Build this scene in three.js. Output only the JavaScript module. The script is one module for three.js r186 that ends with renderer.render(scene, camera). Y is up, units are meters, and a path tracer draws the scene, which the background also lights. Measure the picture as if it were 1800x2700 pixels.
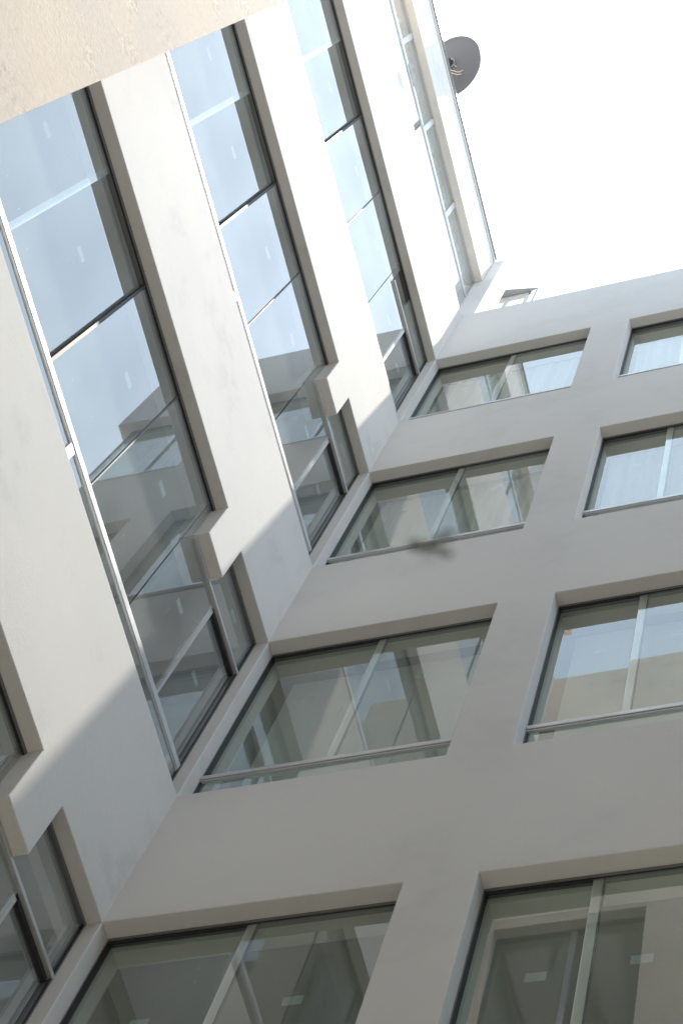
import * as THREE from 'three';
import { RoundedBoxGeometry } from 'three/addons/geometries/RoundedBoxGeometry.js';
import { Brush, Evaluator, SUBTRACTION } from 'three-bvh-csg';
import { mergeGeometries } from 'three/addons/utils/BufferGeometryUtils.js';

// ---------------------------------------------------------------- camera, sky, sun, exposure
const scene = new THREE.Scene();
const camera = new THREE.PerspectiveCamera(29.42, 682 / 1024, 0.05, 400);
camera.position.set(4.281, 0, 4.455);
camera.quaternion.setFromRotationMatrix(new THREE.Matrix4().makeBasis(
  new THREE.Vector3(0.94437433, 0.20248113, -0.25914961),
  new THREE.Vector3(0.18075705, 0.33872648, 0.92335868),
  new THREE.Vector3(0.27474355, -0.91883936, 0.2832847)));
camera.focus = 13; camera.userData.fStop = 13;      // a small stop: only what flies close to the lens goes soft
const EXPOSURE = 4.85;
const SUN = new THREE.Vector3(0.1, 1, -0.074).normalize();
{ // a pale hazy midday sky with the sun close to the zenith
  const W = 512, H = 256, d = new Float32Array(W * H * 4), v = new THREE.Vector3();
  for (let j = 0; j < H; j++) for (let i = 0; i < W; i++) {
    const th = (j + 0.5) / H * Math.PI - Math.PI / 2, ph = ((i + 0.5) / W - 0.5) * 2 * Math.PI;
    v.set(Math.cos(th) * Math.cos(ph), Math.sin(th), Math.cos(th) * Math.sin(ph));
    const up = Math.max(0, v.y), g = Math.acos(Math.min(1, v.dot(SUN)));
    const hz = Math.pow(1 - up, 2.2), au = 0.22 * Math.exp(-g / 0.35) + 0.08 * Math.exp(-g / 0.9);
    const k = (j * W + i) * 4;
    d[k] = 0.195 + 0.13 * hz + au; d[k + 1] = 0.275 + 0.09 * hz + au; d[k + 2] = 0.365 + 0.06 * hz + au; d[k + 3] = 1;
  }
  const t = new THREE.DataTexture(d, W, H, THREE.RGBAFormat, THREE.FloatType);
  t.mapping = THREE.EquirectangularReflectionMapping; t.magFilter = t.minFilter = THREE.LinearFilter; t.needsUpdate = true;
  scene.background = t; scene.environment = t;
}
const sun = new THREE.DirectionalLight(new THREE.Color(1, 0.92, 0.80), 2.25);
sun.position.copy(SUN).multiplyScalar(60); sun.castShadow = true;
Object.assign(sun.shadow.camera, { left: -25, right: 25, top: 25, bottom: -25, near: 1, far: 120 });
sun.shadow.mapSize.set(4096, 4096); sun.shadow.radius = 1;
scene.add(sun, sun.target);
const renderer = new THREE.WebGLRenderer({ antialias: true });
renderer.toneMapping = THREE.LinearToneMapping; renderer.toneMappingExposure = EXPOSURE;
renderer.shadowMap.enabled = true; renderer.shadowMap.type = THREE.PCFSoftShadowMap;

// ---------------------------------------------------------------- random numbers, noise, textures
function rng(seed) { let a = seed >>> 0; return () => { a = (a + 0x6D2B79F5) >>> 0; let t = Math.imul(a ^ a >>> 15, 1 | a); t = t + Math.imul(t ^ t >>> 7, 61 | t) ^ t; return ((t ^ t >>> 14) >>> 0) / 4294967296; }; }
function noiseTile(n, cells, seed) { // periodic value noise n x n
  const r = rng(seed), g = new Float32Array(cells * cells).map(() => r()), out = new Float32Array(n * n), s = cells / n;
  const i0 = new Int32Array(n), i1 = new Int32Array(n), w = new Float32Array(n);
  for (let i = 0; i < n; i++) { const x = i * s, f = Math.floor(x), t = x - f; i0[i] = f % cells; i1[i] = (f + 1) % cells; w[i] = t * t * t * (t * (t * 6 - 15) + 10); }
  for (let y = 0; y < n; y++) { const a = i0[y] * cells, b = i1[y] * cells, wy = w[y];
    for (let x = 0; x < n; x++) { const p = g[a + i0[x]], q = g[a + i1[x]], c = g[b + i0[x]], e = g[b + i1[x]], wx = w[x];
      const u = p + (q - p) * wx, l = c + (e - c) * wx; out[y * n + x] = u + (l - u) * wy; } }
  return out;
}
function fbm(n, cells, oct, gain, seed) { const o = new Float32Array(n * n); let a = 1, sum = 0; for (let k = 0; k < oct && cells <= n; k++) { const t = noiseTile(n, cells, seed + k * 17); for (let i = 0; i < o.length; i++) o[i] += a * t[i]; sum += a; a *= gain; cells *= 2; } for (let i = 0; i < o.length; i++) o[i] /= sum; return o; }
const cl = (x, a = 0, b = 1) => Math.min(b, Math.max(a, x));
function tex(n, fn, srgb, metres) { const d = new Uint8Array(n * n * 4); for (let i = 0; i < n * n; i++) { const c = fn(i); d[4 * i] = cl(c[0]) * 255; d[4 * i + 1] = cl(c[1]) * 255; d[4 * i + 2] = cl(c[2]) * 255; d[4 * i + 3] = 255; }
  const t = new THREE.DataTexture(d, n, n); t.wrapS = t.wrapT = THREE.RepeatWrapping; t.magFilter = THREE.LinearFilter; t.minFilter = THREE.LinearMipmapLinearFilter; t.generateMipmaps = true;
  if (srgb) t.colorSpace = THREE.SRGBColorSpace; t.repeat.set(1 / metres, 1 / metres); t.needsUpdate = true; return t; }
const S = (x) => x <= 0.0031308 ? x * 12.92 : 1.055 * Math.pow(x, 1 / 2.4) - 0.055;   // linear -> sRGB

// trowelled and painted concrete: height field (2.4 m tile) with waves, fine grain, pits and scratches
function renderHeights(n, seed, waves, grain, pits, patchy) {
  const h = new Float32Array(n * n), a = fbm(n, 5, 4, 0.45, seed), b = fbm(n, 200, 2, 0.8, seed + 5), patch = fbm(n, 4, 3, 0.5, seed + 9), st = fbm(n, 7, 2, 0.5, seed + 21);
  for (let i = 0; i < h.length; i++) { const rough = cl((patch[i] - 0.5) * 5) * patchy; h[i] = 0.5 + waves * (a[i] - 0.5) + grain * (1 - 0.75 * patchy + rough) * (b[i] - 0.5) + waves * 0.3 * (st[i] - 0.5); }
  const r = rng(seed + 77);
  for (let k = 0; k < pits; k++) { const cx = r() * n, cy = r() * n, rad = (0.7 + 2.2 * r() * r()) * n / 1024, e = 1 + r() * 1.5, dep = (r() < 0.6 ? -1 : 1) * (0.04 + 0.12 * r());
    for (let y = -9; y <= 9; y++) for (let x = -9; x <= 9; x++) { const q = (x * x * e + y * y / e) / (rad * rad); if (q < 4) h[(Math.round(cy + y + n) % n) * n + Math.round(cx + x + n) % n] += dep * Math.exp(-q); } }
  for (let k = 0; k < pits / 22; k++) { let x = r() * n, y = r() * n, an = r() * 6.28; const len = 8 + r() * 50, dep = (r() < 0.5 ? -1 : 1) * (0.02 + 0.05 * r());
    for (let s = 0; s < len; s++) { x += Math.cos(an); y += Math.sin(an); an += (r() - 0.5) * 0.12; for (let o = -1; o <= 1; o++) h[(Math.round(y + o) % n + n) % n * n + (Math.round(x) % n + n) % n] += dep * (o ? 0.5 : 1) * Math.sin(Math.PI * s / len); } }
  return h;
}
function wallMaterial(seed, base, { waves = 0.25, grain = 0.16, pits = 500, bump = 0.004, stain = 0.05, grit = 0.02, metres = 2.4, roughness = 0.9, patchy = 1 } = {}) {
  const n = 1024, h = renderHeights(n, seed, waves, grain, pits, patchy);
  const big = fbm(n, 3, 4, 0.5, seed + 101), mid = fbm(n, 11, 4, 0.6, seed + 131), fine = fbm(n, 128, 2, 0.7, seed + 151);
  const map = tex(n, (i) => { const s = cl((big[i] - 0.5) * 3.2, -1, 1), m = cl((mid[i] - 0.52) * 5), g = (fine[i] - 0.5) * 2;
    const k = 1 + stain * s * 0.6 - stain * m * cl((0.56 - big[i]) * 6) + grit * g * (0.4 + 1.6 * m); const w = stain * 0.35 * cl((big[i] - 0.5) * 5);
    return [S(base[0] * k), S(base[1] * k * (1 - w * 0.35)), S(base[2] * k * (1 - w))]; }, true, metres);
  const b = tex(n, (i) => [h[i], h[i], h[i]], false, metres);
  return new THREE.MeshStandardMaterial({ map, bumpMap: b, bumpScale: bump, roughness });
}
const M = {};
M.paint = wallMaterial(11, [0.70, 0.68, 0.65], { stain: 0.075, bump: 0.0028, grain: 0.12, pits: 420 });
M.paintShade = wallMaterial(47, [0.70, 0.68, 0.65], { waves: 0.2, grain: 0.06, pits: 220, stain: 0.04, bump: 0.003, grit: 0.01, metres: 3 });
M.sand = wallMaterial(91, [0.82, 0.73, 0.64], { waves: 0.10, grain: 0.30, pits: 500, bump: 0.0015, stain: 0.18, grit: 0.2, metres: 1.6, patchy: 0.4 });
M.dark = wallMaterial(133, [0.13, 0.115, 0.10], { stain: 0.1, metres: 3 });
M.grey = wallMaterial(177, [0.36, 0.35, 0.33], { stain: 0.1, metres: 3 });
M.room = new THREE.MeshStandardMaterial({ color: new THREE.Color(0.38, 0.38, 0.36), roughness: 0.9 });
M.roomFloor = new THREE.MeshStandardMaterial({ color: new THREE.Color(0.22, 0.21, 0.2), roughness: 0.7 });
{ // brushed silver aluminium
  const n = 256, a = fbm(n, 4, 5, 0.6, 301);
  const rm = tex(n, (i) => { const k = 0.75 + 0.5 * (a[i] - 0.5); return [k, k, k]; }, false, 0.5);
  M.alu = new THREE.MeshStandardMaterial({ color: new THREE.Color(0.60, 0.60, 0.60), metalness: 0.55, roughness: 0.55, roughnessMap: rm });
}
M.gasket = new THREE.MeshStandardMaterial({ color: new THREE.Color(0.02, 0.02, 0.02), roughness: 0.6 });
M.track = new THREE.MeshStandardMaterial({ color: new THREE.Color(0.10, 0.10, 0.10), metalness: 0.5, roughness: 0.5 });
function glassMaterial(seed, clear, dusty, color, ior) { // a dusty pane: transmission drops where the film of dust lies
  const n = 512, a = fbm(n, 3, 5, 0.55, seed), b = fbm(n, 90, 2, 0.6, seed + 3), r = rng(seed + 8), sp = new Float32Array(n * n);
  for (let k = 0; k < 46; k++) { let x = r() * n, y = r() * n; const len = 1 + (r() < 0.25 ? r() * 16 : r() * 3), dx = (r() - 0.5) * 0.5; for (let s = 0; s < len; s++) { x += dx; y += 1; sp[(Math.round(y) % n + n) % n * n + (Math.round(x) % n + n) % n] = 0.3 + 0.4 * r(); } }
  const tm = tex(n, (i) => { const t = clear - dusty * (0.55 + 1.1 * (a[i] - 0.5) + 0.04 * (b[i] - 0.5)) - sp[i] * 0.6; return [t, t, t]; }, false, 1.7);
  return new THREE.MeshPhysicalMaterial({ color: new THREE.Color(...color), transmission: 1, transmissionMap: tm, roughness: 0.015, thickness: 0, ior, side: THREE.DoubleSide });
}
M.glassSun = [0, 1].map((k) => glassMaterial(400 + k * 31, 0.975, 0.28, [0.80, 0.85, 0.83], 2.3));
M.glassShade = [0, 1].map((k) => glassMaterial(500 + k * 31, 0.98, 0.10, [0.77, 0.83, 0.77], 1.95));
M.sticker = new THREE.MeshStandardMaterial({ color: new THREE.Color(0.38, 0.45, 0.44), roughness: 0.6 });
M.frame = new THREE.MeshStandardMaterial({ color: new THREE.Color(0.22, 0.22, 0.215), metalness: 0.5, roughness: 0.5 });
M.curtain = new THREE.MeshPhysicalMaterial({ color: new THREE.Color(0.68, 0.68, 0.68), roughness: 1, transmission: 0.3, thickness: 0, side: THREE.DoubleSide });
M.flashing = new THREE.MeshStandardMaterial({ color: new THREE.Color(0.35, 0.36, 0.37), metalness: 0.7, roughness: 0.45 });
M.whiteSteel = new THREE.MeshStandardMaterial({ color: new THREE.Color(0.55, 0.54, 0.51), roughness: 0.6 });
M.dish = new THREE.MeshStandardMaterial({ color: new THREE.Color(0.15, 0.147, 0.152), roughness: 0.6, side: THREE.DoubleSide });
M.darkMetal = new THREE.MeshStandardMaterial({ color: new THREE.Color(0.06, 0.06, 0.06), roughness: 0.5, metalness: 0.4 });
M.cable = new THREE.MeshStandardMaterial({ color: new THREE.Color(0.75, 0.66, 0.55), roughness: 0.6 });
{
  const n = 512, a = fbm(n, 6, 6, 0.6, 701);
  M.paving = new THREE.MeshStandardMaterial({ map: tex(n, (i) => { const k = 0.21 * (0.7 + 0.6 * a[i]); return [S(k), S(k), S(k * 0.95)]; }, true, 4), roughness: 0.9 });
}

// ---------------------------------------------------------------- helpers
const taken = new Map();
function numbered(n) { const k = taken.get(n) || 0; taken.set(n, k + 1); return k ? n + '_' + String(k).padStart(3, '0') : n; }
function thing(name, label, category, [x, y, z], group) { const o = new THREE.Group(); o.name = numbered(name); o.position.set(x, y, z); o.userData = { label, category }; if (group) o.userData.group = group; o.userData.base = undefined; delete o.userData.base; scene.add(o); o.updateMatrixWorld(true); return o; }
function worldOf(o) { const p = new THREE.Vector3(); o.getWorldPosition(p); return p; }
function put(name, geo, mat, parent, x, y, z) { // a mesh whose origin stands at world x, y, z
  const m = new THREE.Mesh(geo, mat); m.name = name; m.castShadow = m.receiveShadow = true; parent.add(m); parent.updateWorldMatrix(true, false); const p = worldOf(parent); m.position.set(x - p.x, y - p.y, z - p.z); m.updateMatrixWorld(true); return m; }
function boxGeo(w, h, d, r = 0) {
  const g = r ? new RoundedBoxGeometry(w, h, d, 2, r) : new THREE.BoxGeometry(w, h, d);
  const p = g.attributes.position, nn = g.attributes.normal, uv = g.attributes.uv;
  for (let i = 0; i < p.count; i++) { const ax = Math.abs(nn.getX(i)), ay = Math.abs(nn.getY(i)), az = Math.abs(nn.getZ(i));
    if (ax >= ay && ax >= az) uv.setXY(i, p.getZ(i), p.getY(i)); else if (ay >= az) uv.setXY(i, p.getX(i), p.getZ(i)); else uv.setXY(i, p.getX(i), p.getY(i)); }
  return g;
}
function bar(name, [x0, x1], [y0, y1], [z0, z1], mat, parent, r = 0) { return put(name, boxGeo(x1 - x0, y1 - y0, z1 - z0, r), mat, parent, (x0 + x1) / 2, (y0 + y1) / 2, (z0 + z1) / 2); }
const jr = rng(5);
function wobble(pts, step = 0.07, amp = 0.0012) { // an outline cast in concrete is never dead straight
  const out = []; for (let i = 0; i < pts.length; i++) { const [a, b] = pts[i], [c, d] = pts[(i + 1) % pts.length], L = Math.hypot(c - a, d - b), n = Math.max(1, Math.min(60, Math.round(L / step))), nx = -(d - b) / L, ny = (c - a) / L;
    out.push(new THREE.Vector2(a, b)); for (let k = 1; k < n; k++) { const t = k / n, o = (jr() - 0.5) * 2 * amp; out.push(new THREE.Vector2(a + (c - a) * t + nx * o, b + (d - b) * t + ny * o)); } }
  return out; }
function slabGeo(outline, holes, depth, bevel, amp) {
  const s = new THREE.Shape(wobble(outline, 0.07, amp)); for (const h of holes) s.holes.push(new THREE.Path(wobble(h, 0.07, amp)));
  const g = new THREE.ExtrudeGeometry(s, { depth: depth - 2 * bevel, bevelEnabled: true, bevelThickness: bevel, bevelSize: bevel, bevelOffset: -bevel, bevelSegments: 3, curveSegments: 1 });
  g.translate(0, 0, bevel); return g;
}

// ---------------------------------------------------------------- levels shared by the two wings
const G = -1.6;                                   // courtyard ground
const head = [4.62, 8.221, 11.811, 15.43, 19.021];
const sill = [2.41, 6.006, 9.595, 13.212, 16.874];
const PAR = 20.845, TOPS = 20.845, TOPH = 22.51, ROOF = 23.61;
const WT = 0.28, ENDX = 3.32, FARZ = 4.3, OZ = 4.15, OX = 2.0;

// courtyard paving
{ const g = new THREE.PlaneGeometry(300, 300, 1, 1); g.rotateX(-Math.PI / 2); const uv = g.attributes.uv; for (let i = 0; i < uv.count; i++) uv.setXY(i, uv.getX(i) * 300, uv.getY(i) * 300);
  const m = new THREE.Mesh(g, M.paving); m.name = 'courtyard_paving'; m.position.y = G; m.receiveShadow = true; m.userData = { kind: 'structure', label: 'dark courtyard paving far below the facades' }; scene.add(m); }

const tilt = rng(71);
const lean = () => (tilt() - 0.5) * 0.006;
// ---------------------------------------------------------------- shaded wing with punched windows (faces +z)
const shaded = thing('office_building', 'shaded white rendered office wing with square punched windows in rows', 'building', [0, G, 0]);
{
  const b = shaded;
  const out = [[-0.2, G], [ENDX, G]];
  for (let k = 0; k < head.length; k++) out.push([ENDX, sill[k]], [2.0, sill[k]], [2.0, head[k]], [ENDX, head[k]]);
  out.push([ENDX, PAR], [0.14, PAR], [0.14, 23.535], [-0.2, 23.535]);
  const holes = head.map((h, k) => [[0, sill[k]], [1.612, sill[k]], [1.612, h], [0, h]].reverse());
  const g = slabGeo(out, holes, WT, 0.007, 0.0008); g.translate(0, -G, -WT);
  const w = new THREE.Mesh(g, M.paintShade); w.name = 'wall'; w.castShadow = w.receiveShadow = true; b.add(w);
  // rooms behind it: floors, side and back walls, roof, end facade
  for (let k = 0; k <= head.length; k++) { const y1 = k < head.length ? sill[k] - 0.85 : PAR - 0.5, y0 = k ? head[k - 1] + 0.05 : G + 0.004; bar(k < head.length ? 'floor_slab' : 'roof_slab', [-0.02, ENDX - 0.02], [y0, y1], [-6, -WT - 0.002], M.room, b); }
  bar('partition', [-0.15, -0.03], [G + 0.01, PAR - 0.3], [-6, -WT - 0.004], M.room, b);
  bar('back_wall', [-0.15, ENDX], [G + 0.01, PAR], [-6.2, -6.002], M.paintShade, b);
  for (let k = 0; k <= head.length; k++) bar('end_wall', [ENDX - 0.25, ENDX - 0.002], [k ? head[k - 1] : G + 0.01, k < head.length ? sill[k] : PAR - 0.003], [-6, -WT - 0.001], M.paintShade, b);
  for (let k = 0; k < head.length; k++) { const h = head[k], s = sill[k]; bar('end_pane', [ENDX - 0.13, ENDX - 0.122], [s + 0.002, h - 0.002], [-5.98, -0.14], M.glassShade[0], b); }
  for (let k = 0; k < head.length; k++) for (const [x0, x1, mx, near] of [[0, 1.612, 0.77, 0], [2.0, ENDX - 0.135, 2.54, 1]]) {
    const h = head[k], s = sill[k];
    // frame: head track with its slot, jamb angles, sill angle
    const parts = [[[x0 + 0.002, x1 - 0.002], [h - 0.008, h - 0.001], [-0.15, -0.098]], [[x0 + 0.002, x1 - 0.002], [h - 0.018, h - 0.001], [-0.104, -0.097]], [[x0 + 0.001, x0 + 0.008], [s + 0.003, h - 0.009], [-0.15, -0.1]], [[x1 - 0.008, x1 - 0.001], [s + 0.003, h - 0.009], [-0.15, -0.1]], [[x0 + 0.009, x1 - 0.009], [s + 0.001, s + 0.02], [-0.15, -0.106]]];
    const gs = parts.map(([a, c, d]) => { const q = boxGeo(a[1] - a[0], c[1] - c[0], d[1] - d[0]); q.translate((a[0] + a[1]) / 2, (c[0] + c[1]) / 2, (d[0] + d[1]) / 2); return q; });
    const fg = mergeGeometries(gs), cx = (x0 + x1) / 2; fg.translate(-cx, -s, 0.12);
    const win = put('window', fg, M.frame, b, cx, s, -0.12);
    const ry = s + 0.375;
    bar('rail', [x0 + 0.003, x1 - 0.003], [ry, ry + 0.042], [-0.122, -0.09], M.alu, win, 0.004);
    bar('rail_lip', [x0 + 0.004, x1 - 0.004], [ry - 0.018, ry - 0.006], [-0.116, -0.097], M.alu, win, 0.002);
    bar('gasket', [x0 + 0.004, x1 - 0.004], [ry - 0.0055, ry - 0.0005], [-0.116, -0.1], M.gasket, win);
    bar('gasket', [x0 + 0.012, x1 - 0.012], [h - 0.013, h - 0.0085], [-0.116, -0.105], M.gasket, win);
    bar('gasket', [x0 + 0.0085, x0 + 0.013], [s + 0.02, h - 0.014], [-0.139, -0.1], M.gasket, win);
    bar('track_slot', [x0 + 0.014, mx - 0.001], [h - 0.034, h - 0.019], [-0.12, -0.106], M.gasket, win);
    const lower = put('glass_pane', new THREE.PlaneGeometry(x1 - x0 - 0.018, ry - s - 0.038), M.glassShade[1], win, cx, (s + ry) / 2, -0.112); lower.rotation.set(lean(), lean(), 0);
    const pane = (a, c, z, mt) => { const m = put('glass_pane', new THREE.PlaneGeometry(c - a, h - 0.01 - ry - 0.044), mt, win, (a + c) / 2, (h + ry + 0.034) / 2, z); m.rotation.set(lean(), lean(), 0); return m; };
    pane(x0 + 0.009, mx + 0.045, -0.136, M.glassShade[0]); pane(mx + 0.006, x1 - 0.009, -0.11, M.glassShade[1]);
    bar('mullion', [mx, mx + 0.05], [ry + 0.043, h - 0.014], [-0.13, -0.116], M.alu, win, 0.003);
    bar('gasket', [mx + 0.052, mx + 0.06], [ry + 0.043, h - 0.014], [-0.13, -0.115], M.gasket, win);
    for (const sx of k === 0 ? [] : x0 < 1 ? [0.405, 1.19] : [2.335, 2.82]) { const z = sx < mx ? -0.142 : -0.116; bar('sticker', [sx - 0.05, sx + 0.05], [h - 0.80, h - 0.73], [z, z + 0.001], M.sticker, win); }
  }
}

// ---------------------------------------------------------------- sunlit wing with ribbon windows (faces +x)
const sunlit = thing('office_building', 'sunlit white rendered office wing with long horizontal ribbon windows', 'building', [0, G, 2]);
{
  const b = sunlit, Z0 = -0.1;
  const place = (g, mat, name) => { g.rotateY(Math.PI / 2); g.translate(-WT, -G, -2); const m = new THREE.Mesh(g, mat); m.name = name; m.castShadow = m.receiveShadow = true; b.add(m); return m; };
  const tops = [...sill, TOPS], bots = [null, ...head];
  for (let k = 0; k < tops.length; k++) { // each spandrel hangs a tab of concrete into the window below
    const t = tops[k], h = bots[k];
    const o = h === null ? [[-FARZ, G], [-Z0, G], [-Z0, t], [-FARZ, t]] : [[-FARZ, h], [-0.995, h], [-0.995, h - 0.48], [-0.675, h - 0.48], [-0.675, h], [-Z0, h], [-Z0, t], [-FARZ, t]];
    if (k === tops.length - 1) o.splice(1, 4);     // no tab under the topmost spandrel: its window row runs clear
    place(slabGeo(o, [], WT, 0.007, 0.0004), M.paint, 'spandrel');
  }
  place(slabGeo([[-FARZ, TOPH], [-0.001, TOPH], [-0.001, 23.52], [-FARZ, 23.52]], [], WT, 0.01, 0.001), M.paint, 'parapet');
  bar('roof_flashing', [-0.32, 0.012], [23.522, ROOF], [0.001, FARZ], M.whiteSteel, b, 0.004);
  bar('flashing_edge', [-0.3, 0.034], [ROOF + 0.001, ROOF + 0.034], [0.0, FARZ], M.flashing, b);
  // rooms
  for (let k = 0; k <= head.length; k++) { const y1 = tops[k] - 0.85, y0 = k ? head[k - 1] + 0.05 : G + 0.004; bar('floor_slab', [-6, -WT - 0.002], [y0, y1], [-0.02, FARZ], M.room, b); }
  bar('roof_slab', [-6, -WT - 0.002], [TOPH + 0.05, 23.3], [-0.02, FARZ], M.room, b);
  bar('partition', [-6, -WT - 0.004], [G + 0.01, 23.2], [-0.15, -0.03], M.room, b);
  bar('back_wall', [-6.2, -6.002], [G + 0.01, 23.3], [-0.15, FARZ], M.paint, b);
  const rows = head.map((h, k) => [sill[k], h, k]); rows.push([TOPS, TOPH, 9]);
  for (const [s, h, k] of rows) {
    const top = k === 9, tab = h - 0.5, ry = top ? s + 0.95 : s + 0.335, rh = top ? 0.03 : 0.06;
    const parts = [[[-0.15, -0.088], [h - 0.008, h - 0.001], [0.002, FARZ - 0.02]], [[-0.096, -0.087], [h - 0.02, h - 0.001], [0.002, FARZ - 0.02]], [[-0.15, -0.09], [s + 0.003, h - 0.009], [0.001, 0.008]], [[-0.15, -0.1], [s + 0.001, s + 0.02], [0.009, FARZ - 0.02]]];
    const gs = parts.map(([a, c, d]) => { const q = boxGeo(a[1] - a[0], c[1] - c[0], d[1] - d[0]); q.translate((a[0] + a[1]) / 2, (c[0] + c[1]) / 2, (d[0] + d[1]) / 2); return q; });
    const fg = mergeGeometries(gs); fg.translate(0.11, -s, -2);
    const win = put('window', fg, top ? M.alu : M.frame, b, -0.11, s, 2);
    bar('rail', [-0.12, -0.095], [ry, ry + rh], [0.003, FARZ - 0.02], M.alu, win, 0.004);
    bar('rail_lip', [-0.112, -0.099], [ry - 0.016, ry - 0.005], [0.004, FARZ - 0.02], M.alu, win, 0.002);
    if (!top) { bar('gasket', [-0.112, -0.101], [ry - 0.0048, ry - 0.0004], [0.004, FARZ - 0.02], M.gasket, win); bar('gasket', [-0.106, -0.097], [h - 0.03, h - 0.0085], [0.68, FARZ - 0.02], M.gasket, win); bar('gasket', [-0.104, -0.092], [s + 0.02, h - 0.014], [0.0085, 0.013], M.gasket, win); }
    const pane = (z0, z1, y0, y1, x, mt) => { const m = put('glass_pane', new THREE.PlaneGeometry(z1 - z0, y1 - y0), mt, win, x, (y0 + y1) / 2, (z0 + z1) / 2); m.rotation.set(0, Math.PI / 2 + lean(), lean()); m.rotation.order = 'YXZ'; return m; };
    // low fixed lights under the rail
    pane(0.016, 2.03, s + 0.021, ry - 0.017, -0.108, M.glassSun[0]); pane(2.1, FARZ - 0.02, s + 0.021, ry - 0.017, -0.108, M.glassSun[1]);
    if (!top) bar('mullion', [-0.118, -0.097], [s + 0.021, ry - 0.017], [2.03, 2.1], M.alu, win, 0.003);
    // sliding lights above it
    const y0 = ry + rh + 0.001, y1 = h - 0.013;
    if (top) { [[0.016, 0.97], [0.98, 1.97], [1.98, 2.96], [2.97, FARZ - 0.02]].forEach(([a, c], i) => { pane(a, c, y0, y1, -0.112, M.glassSun[i % 2]); if (i) bar('mullion', [-0.13, -0.095], [y0, y1], [a - 0.045, a + 0.02], M.alu, win, 0.003); }); continue; }
    pane(3.315, FARZ - 0.02, y0, y1, -0.108, M.glassSun[0]);
    pane(2.57, 3.355, y0, y1, -0.135, M.glassSun[1]);
    pane(1.815, 2.562, y0, y1, -0.108, M.glassSun[1]);
    pane(1.06, 1.807, y0, y1, -0.108, M.glassSun[0]);
    bar('gasket', [-0.125, -0.1], [y0, y1], [2.555, 2.577], M.gasket, win);
    bar('gasket', [-0.116, -0.1], [y0, y1], [1.806, 1.816], M.track, win);
    pane(0.5, 1.052, y0, tab - 0.001, -0.108, M.glassSun[1]); pane(0.998, 1.052, tab, y1, -0.108, M.glassSun[1]);
    bar('transom', [-0.13, -0.085], [tab - 0.012, tab + 0.016], [0.003, 0.99], M.alu, win, 0.003);
    pane(0.016, 0.672, tab + 0.018, y1, -0.108, M.glassSun[0]);
    pane(0.016, 0.52, y0, tab - 0.03, -0.14, M.glassSun[0]);
    bar('track_slot', [-0.15, -0.112], [tab - 0.04, tab - 0.013], [0.015, 0.5], M.gasket, win);
    bar('stile', [-0.132, -0.112], [y0, tab - 0.014], [0.47, 0.515], M.alu, win, 0.003);
    for (const [z, y, x] of [[3.73, h - 0.85, -0.115], [2.97, h - 0.85, -0.142], [2.14, h - 0.79, -0.115], [1.415, h - 0.78, -0.115], [0.73, h - 1.08, -0.115], [0.255, h - 1.12, -0.146], [0.3, h - 0.23, -0.115]]) bar('sticker', [x, x + 0.001], [y, y + 0.062], [z - 0.05, z + 0.05], M.sticker, win);
  }
}

// ---------------------------------------------------------------- near wing whose corner cuts off the ribbon windows
const nearWing = thing('office_building', 'sand coloured rough rendered block, its corner close overhead', 'building', [OX - 3, G, 8]);
{ const g = slabGeo([[-8, OZ], [OX, OZ], [OX, 12], [-8, 12]].map(([x, z]) => [x, -z]).reverse(), [], PAR - G, 0.012, 0.0012);
  g.rotateX(-Math.PI / 2); g.translate(-(OX - 3), 0, -8);
  const p = g.attributes.position, nn = g.attributes.normal, uv = g.attributes.uv; for (let i = 0; i < p.count; i++) if (Math.abs(nn.getY(i)) < 0.5) uv.setXY(i, Math.abs(nn.getX(i)) > 0.7 ? p.getZ(i) : p.getX(i), p.getY(i));
  // a column of punched windows faces the shaded wing; the rooms behind are hollowed out of the block
  const ev = new Evaluator(); ev.useGroups = false; let body = new Brush(g); body.updateMatrixWorld(true);
  for (let k = 0; k < head.length; k++) { const q = boxGeo(1.44, 2.2, 3.2); q.translate(0.74 - (OX - 3), head[k] - 0.2 - 1.1 - G, OZ - 0.1 + 1.6 - 8); const br = new Brush(q); br.updateMatrixWorld(true); body = ev.evaluate(body, br, SUBTRACTION); }
  const m = new THREE.Mesh(body.geometry, M.sand); m.name = 'wall'; m.castShadow = m.receiveShadow = true; nearWing.add(m);
  for (let k = 0; k < head.length; k++) { const h = head[k] - 0.2, s = h - 2.2;
    const parts = [[[0.022, 1.458], [h - 0.03, h - 0.001], [OZ + 0.1, OZ + 0.14]], [[0.022, 0.05], [s + 0.03, h - 0.031], [OZ + 0.1, OZ + 0.14]], [[1.43, 1.458], [s + 0.03, h - 0.031], [OZ + 0.1, OZ + 0.14]], [[0.022, 1.458], [s + 0.001, s + 0.029], [OZ + 0.1, OZ + 0.14]]];
    const fg = mergeGeometries(parts.map(([a, c, d]) => { const q = boxGeo(a[1] - a[0], c[1] - c[0], d[1] - d[0]); q.translate((a[0] + a[1]) / 2 - 0.74, (c[0] + c[1]) / 2 - s, (d[0] + d[1]) / 2 - OZ - 0.12); return q; }));
    const win = put('window', fg, M.frame, nearWing, 0.74, s, OZ + 0.12);
    bar('mullion', [0.72, 0.77], [s + 0.03, h - 0.031], [OZ + 0.1, OZ + 0.14], M.alu, win, 0.003);
    for (const [a, c] of [[0.051, 0.719], [0.771, 1.429]]) { const pn = put('glass_pane', new THREE.PlaneGeometry(c - a, h - s - 0.062), M.glassShade[0], win, (a + c) / 2, (s + h) / 2, OZ + 0.12); pn.rotation.set(lean(), Math.PI + lean(), 0); }
  } }

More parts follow.
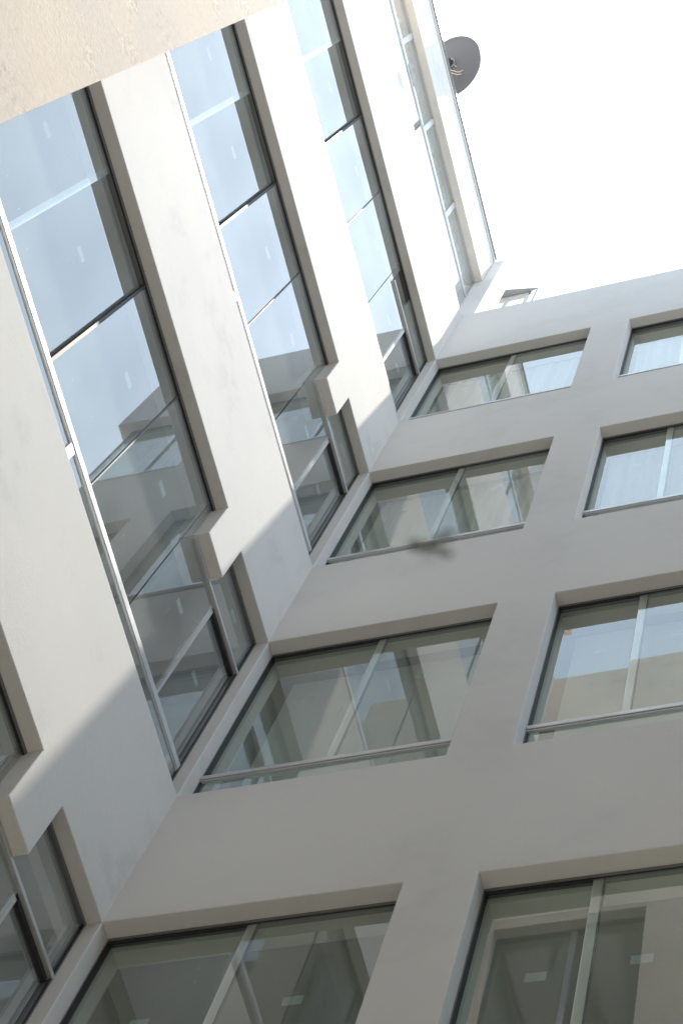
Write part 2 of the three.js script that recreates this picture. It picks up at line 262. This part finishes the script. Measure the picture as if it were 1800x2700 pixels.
// the far side of the courtyard, behind the camera: its mass shades the lower walls
const farWing = thing('office_building', 'plain rendered block across the courtyard behind the viewer', 'building', [7, G, 13]);
bar('wall', [OX + 0.4, 14], [G, 22.5], [8.5, 16], M.dark, farWing, 0.012);
bar('wall', [9, 14], [G, 11.5], [-8, 8.498], M.grey, farWing, 0.012);
// ---------------------------------------------------------------- curtains
const cr = rng(900);
function curtain(label, along, a, b, y0, y1, off, mat = M.curtain) {
  const n = Math.round((b - a) * 60), m = 10, g = new THREE.PlaneGeometry(b - a, y1 - y0, n, m), p = g.attributes.position, ph = [0, 1, 2, 3].map(() => cr() * 6.28);
  for (let i = 0; i < p.count; i++) { const x = p.getX(i), v = p.getY(i) / (y1 - y0) + 0.5; p.setZ(i, 1.7 * (0.016 * Math.sin(x * 47 + ph[0] + 1.2 * Math.sin(x * 5 + ph[3])) + 0.012 * Math.sin(x * 21 + ph[1]) + 0.008 * Math.sin(x * 83 + ph[2])) * Math.min(1.2 - 0.5 * v, 0.15 + (1 - v) * 6)); }
  g.computeVertexNormals(); g.translate(0, (y1 - y0) / 2, 0);
  const o = new THREE.Mesh(g, mat); o.name = numbered('curtain'); o.castShadow = o.receiveShadow = true;
  if (along === 'x') o.position.set((a + b) / 2, y0, off); else { o.position.set(off, y0, (a + b) / 2); o.rotation.y = Math.PI / 2; }
  o.userData = { label, category: 'curtain', group: 'curtains behind the window panes' }; scene.add(o);
}
curtain('pale pleated curtain in topmost window beside the inner corner', 'x', 0.03, 1.58, sill[4] - 0.8, head[4] - 0.0, -0.29);
curtain('pale pleated curtain in topmost window at the right photo edge', 'x', 2.03, 3.0, sill[4] - 0.8, head[4] - 0.0, -0.29);
curtain('grey pleated curtain in second highest window beside the inner corner', 'x', 0.03, 1.58, sill[3] - 0.8, head[3] - 0.0, -0.31);
curtain('bluish pleated curtain in second highest window at the right photo edge', 'x', 2.03, 3.0, sill[3] - 0.8, head[3] - 0.0, -0.29);
curtain('dim pleated curtain in lowest window at bottom right', 'x', 2.03, 2.95, sill[1] - 0.8, head[1] - 0.0, -1.1);
// roller blinds drawn down behind the third row
function blind(label, a, b, y0, y1, z) {
  const o = thing('roller_blind', label, 'roller blind', [(a + b) / 2, y0, z], 'roller blinds behind the window panes');
  const g = new THREE.PlaneGeometry(b - a, y1 - y0, 24, 24), p = g.attributes.position, q = rng(Math.round(a * 100) + 3), f1 = q() * 6, f2 = q() * 6;
  for (let i = 0; i < p.count; i++) p.setZ(i, 0.004 * Math.sin(p.getX(i) * 7 + f1) * Math.sin(p.getY(i) * 2 + f2)); g.computeVertexNormals();
  put('cloth', g, M.curtain, o, (a + b) / 2, (y0 + y1) / 2, z);
  const t = new THREE.CylinderGeometry(0.03, 0.03, b - a + 0.02, 20); t.rotateZ(Math.PI / 2); put('roller_tube', t, M.whiteSteel, o, (a + b) / 2, y1 + 0.005, z - 0.033);
  bar('hem_bar', [a, b], [y0 - 0.02, y0 - 0.001], [z - 0.006, z + 0.006], M.whiteSteel, o, 0.003);
}
blind('pale roller blind drawn down in third highest window beside the inner corner', 0.1, 1.57, sill[2] - 0.02, head[2] - 0.03, -0.33);
blind('pale roller blind drawn down in third highest window at the right photo edge', 2.07, 2.95, sill[2] - 0.02, head[2] - 0.03, -0.33);
curtain('white curtain behind the top ribbon window under the roof edge', 'z', 0.05, 3.2, TOPS + 0.03, TOPH, -0.18);

// ---------------------------------------------------------------- satellite dish on the roof edge
{
  const C = new THREE.Vector3(-0.04, 24.2, 2.354), n = new THREE.Vector3(0.286, 0.72, -0.632).normalize(), R = 0.4, F = 0.34;
  const d = thing('satellite_dish', 'round grey satellite dish overhanging the sunlit roof edge', 'satellite dish', [-0.2, ROOF, 2.45]);
  const prof = []; for (let i = 0; i <= 16; i++) { const r = R * i / 16; prof.push(new THREE.Vector2(r, F * r * r)); }
  const y = F * R * R; prof.push(new THREE.Vector2(R + 0.012, y + 0.006), new THREE.Vector2(R + 0.016, y - 0.014), new THREE.Vector2(R + 0.006, y - 0.02), new THREE.Vector2(R - 0.006, y - 0.016));
  for (let i = 15; i >= 0; i--) { const r = R * i / 16; prof.push(new THREE.Vector2(r, F * r * r - 0.006)); }
  const q = new THREE.Quaternion().setFromUnitVectors(new THREE.Vector3(0, 1, 0), n), V = C.clone().addScaledVector(n, -F * R * R);
  const refl = put('reflector', new THREE.LatheGeometry(prof, 72), M.dish, d, V.x, V.y, V.z); refl.quaternion.copy(q);
  const tube = (name, pts, r, mt) => { const o = worldOf(d), g = new THREE.TubeGeometry(new THREE.CatmullRomCurve3(pts.map((v) => new THREE.Vector3(...v).sub(o))), 24, r, 8); const m = new THREE.Mesh(g, mt); m.name = name; m.castShadow = m.receiveShadow = true; d.add(m); return m; };
  const B = V.clone().addScaledVector(n, -0.05);
  const br = put('bracket', boxGeo(0.10, 0.07, 0.10, 0.01), M.darkMetal, d, B.x, B.y, B.z); br.quaternion.copy(q);
  const pl = put('back_plate', new THREE.CylinderGeometry(0.085, 0.085, 0.012, 24), M.flashing, d, V.x - n.x * 0.012, V.y - n.y * 0.012, V.z - n.z * 0.012); pl.quaternion.copy(q);
  for (const [a, c] of [[0.03, 0.03], [-0.03, 0.03], [0.03, -0.03], [-0.03, -0.03]]) { const p = new THREE.Vector3(a, -0.024, c).multiplyScalar(1.6).applyQuaternion(q).add(V); const m = put('bolt', new THREE.CylinderGeometry(0.01, 0.01, 0.02, 8), M.alu, d, p.x, p.y, p.z); m.quaternion.copy(q); }
  tube('mast', [[-0.2, ROOF, 2.45], [-0.2, ROOF + 0.2, 2.45], [B.x - 0.02, B.y - 0.04, B.z + 0.02]], 0.02, M.flashing);
  bar('base_plate', [-0.29, -0.11], [ROOF + 0.031, ROOF + 0.043], [2.36, 2.54], M.alu, d);
  tube('cable', [[B.x, B.y, B.z], [B.x + 0.1, B.y - 0.02, B.z - 0.06], [B.x + 0.18, B.y - 0.06, B.z - 0.11], [B.x + 0.13, B.y - 0.14, B.z - 0.12], [B.x - 0.02, B.y - 0.2, B.z - 0.03], [-0.18, ROOF + 0.04, 2.4]], 0.006, M.cable);
  tube('cable', [[B.x, B.y, B.z - 0.02], [B.x + 0.08, B.y - 0.03, B.z - 0.09], [B.x + 0.16, B.y - 0.09, B.z - 0.15], [B.x + 0.1, B.y - 0.16, B.z - 0.14], [B.x - 0.04, B.y - 0.22, B.z - 0.04], [-0.2, ROOF + 0.04, 2.38]], 0.006, M.cable);
  const e = C.clone().addScaledVector(n, 0.34), low = new THREE.Vector3(0, F * R * R, -R).applyQuaternion(q).add(V);
  tube('feed_arm', [low.toArray(), low.clone().lerp(e, 0.5).addScaledVector(n, 0.03).toArray(), e.toArray()], 0.009, M.alu);
  const fh = put('feed_horn', new THREE.CylinderGeometry(0.022, 0.03, 0.09, 16), M.whiteSteel, d, e.x, e.y, e.z); fh.quaternion.copy(q);
}
// ---------------------------------------------------------------- canopy frame on the flat roof behind the parapet
{
  const y = PAR - 0.5, t = thing('roof_canopy', 'small white steel canopy frame on roof behind the parapet', 'canopy frame', [0.2, y, -0.6]);
  bar('beam', [-0.06, 0.345], [23.40, 23.49], [-0.50, -0.455], M.whiteSteel, t, 0.005);
  bar('end_cap', [0.346, 0.372], [23.40, 23.49], [-0.50, -0.455], M.darkMetal, t);
  bar('post', [0.31, 0.372], [y, 23.399], [-0.50, -0.46], M.whiteSteel, t, 0.004);
  bar('post', [0.05, 0.10], [y, 23.399], [-0.50, -0.46], M.whiteSteel, t, 0.004);
  bar('brace', [0.02, 0.035], [23.41, 23.47], [-0.85, -0.502], M.whiteSteel, t, 0.004);
  const sh = new THREE.Shape([[-0.06, 0.5], [-0.05, 0.37], [0.01, 0.355], [0.476, 0.425], [0.372, 0.455], [0.372, 0.5]].map(([a, c]) => new THREE.Vector2(a, c)));
  const g = new THREE.ExtrudeGeometry(sh, { depth: 0.012, bevelEnabled: false }); g.rotateX(-Math.PI / 2); put('roof_sheet', g, M.flashing, t, 0, 23.495, 0);
  bar('rail', [0.445, 0.476], [y, 23.494], [-0.45, -0.426], M.flashing, t);
}
// ---------------------------------------------------------------- an insect in flight close to the lens
{
  const o = thing('flying_insect', 'small dark insect in flight, out of focus, before the second highest corner window', 'insect', [4.1271, 0.5984, 4.2532]);
  const X = new THREE.Vector3(0.93, 0.18, -0.32).normalize(), Y = new THREE.Vector3(0.237, 0.92, 0.31), Zv = new THREE.Vector3().crossVectors(X, Y).normalize(); Y.crossVectors(Zv, X);
  o.quaternion.setFromRotationMatrix(new THREE.Matrix4().makeBasis(X, Y, Zv));
  const add = (n, g, m) => { const q = new THREE.Mesh(g, m); q.name = n; q.castShadow = q.receiveShadow = true; o.add(q); return q; };
  const pr = [[0, -6.2], [1.0, -5.8], [1.7, -4.6], [1.9, -3.2], [1.5, -1.8], [1.05, -1.1], [1.5, -0.4], [1.85, 0.9], [1.75, 2.2], [1.0, 3.2], [0.75, 3.5], [1.35, 4.1], [1.45, 4.8], [0.9, 5.6], [0, 5.9]].map(([r, y]) => new THREE.Vector2(r * 0.0011, y * 0.00095));
  const bg = new THREE.LatheGeometry(pr, 20); bg.rotateZ(-Math.PI / 2); add('body', bg, M.darkMetal);
  o.scale.setScalar(1.0);
  const wm = new THREE.MeshStandardMaterial({ color: new THREE.Color(0.05, 0.05, 0.05), roughness: 0.4, transparent: true, opacity: 0.85, side: THREE.DoubleSide });
  for (const k of [-1, 1]) { const w = new THREE.Shape(); w.moveTo(0, 0); w.bezierCurveTo(0.001, 0.003, -0.001, 0.008, -0.004, 0.0095); w.bezierCurveTo(-0.0065, 0.0095, -0.006, 0.004, 0, 0); const g = new THREE.ExtrudeGeometry(w, { depth: 0.00012, bevelEnabled: false }); g.scale(0.9, 0.9, 1); g.rotateX(k * Math.PI * 0.47); g.rotateY(k * 1.5); g.translate(0.0012, 0.0012, 0.0008 * k); add('wing', g, wm); }
  for (const k of [-1, 1]) for (const a of [-0.6, 0.6, 1.8]) { const c = new THREE.CatmullRomCurve3([new THREE.Vector3(a * 0.001, -0.0012, k * 0.0008), new THREE.Vector3(a * 0.0013, -0.0022, k * 0.003), new THREE.Vector3(a * 0.0016 - 0.0004, -0.0048, k * 0.0036)]); add('leg', new THREE.TubeGeometry(c, 8, 0.00014, 5), M.darkMetal); }
}
renderer.render(scene, camera);
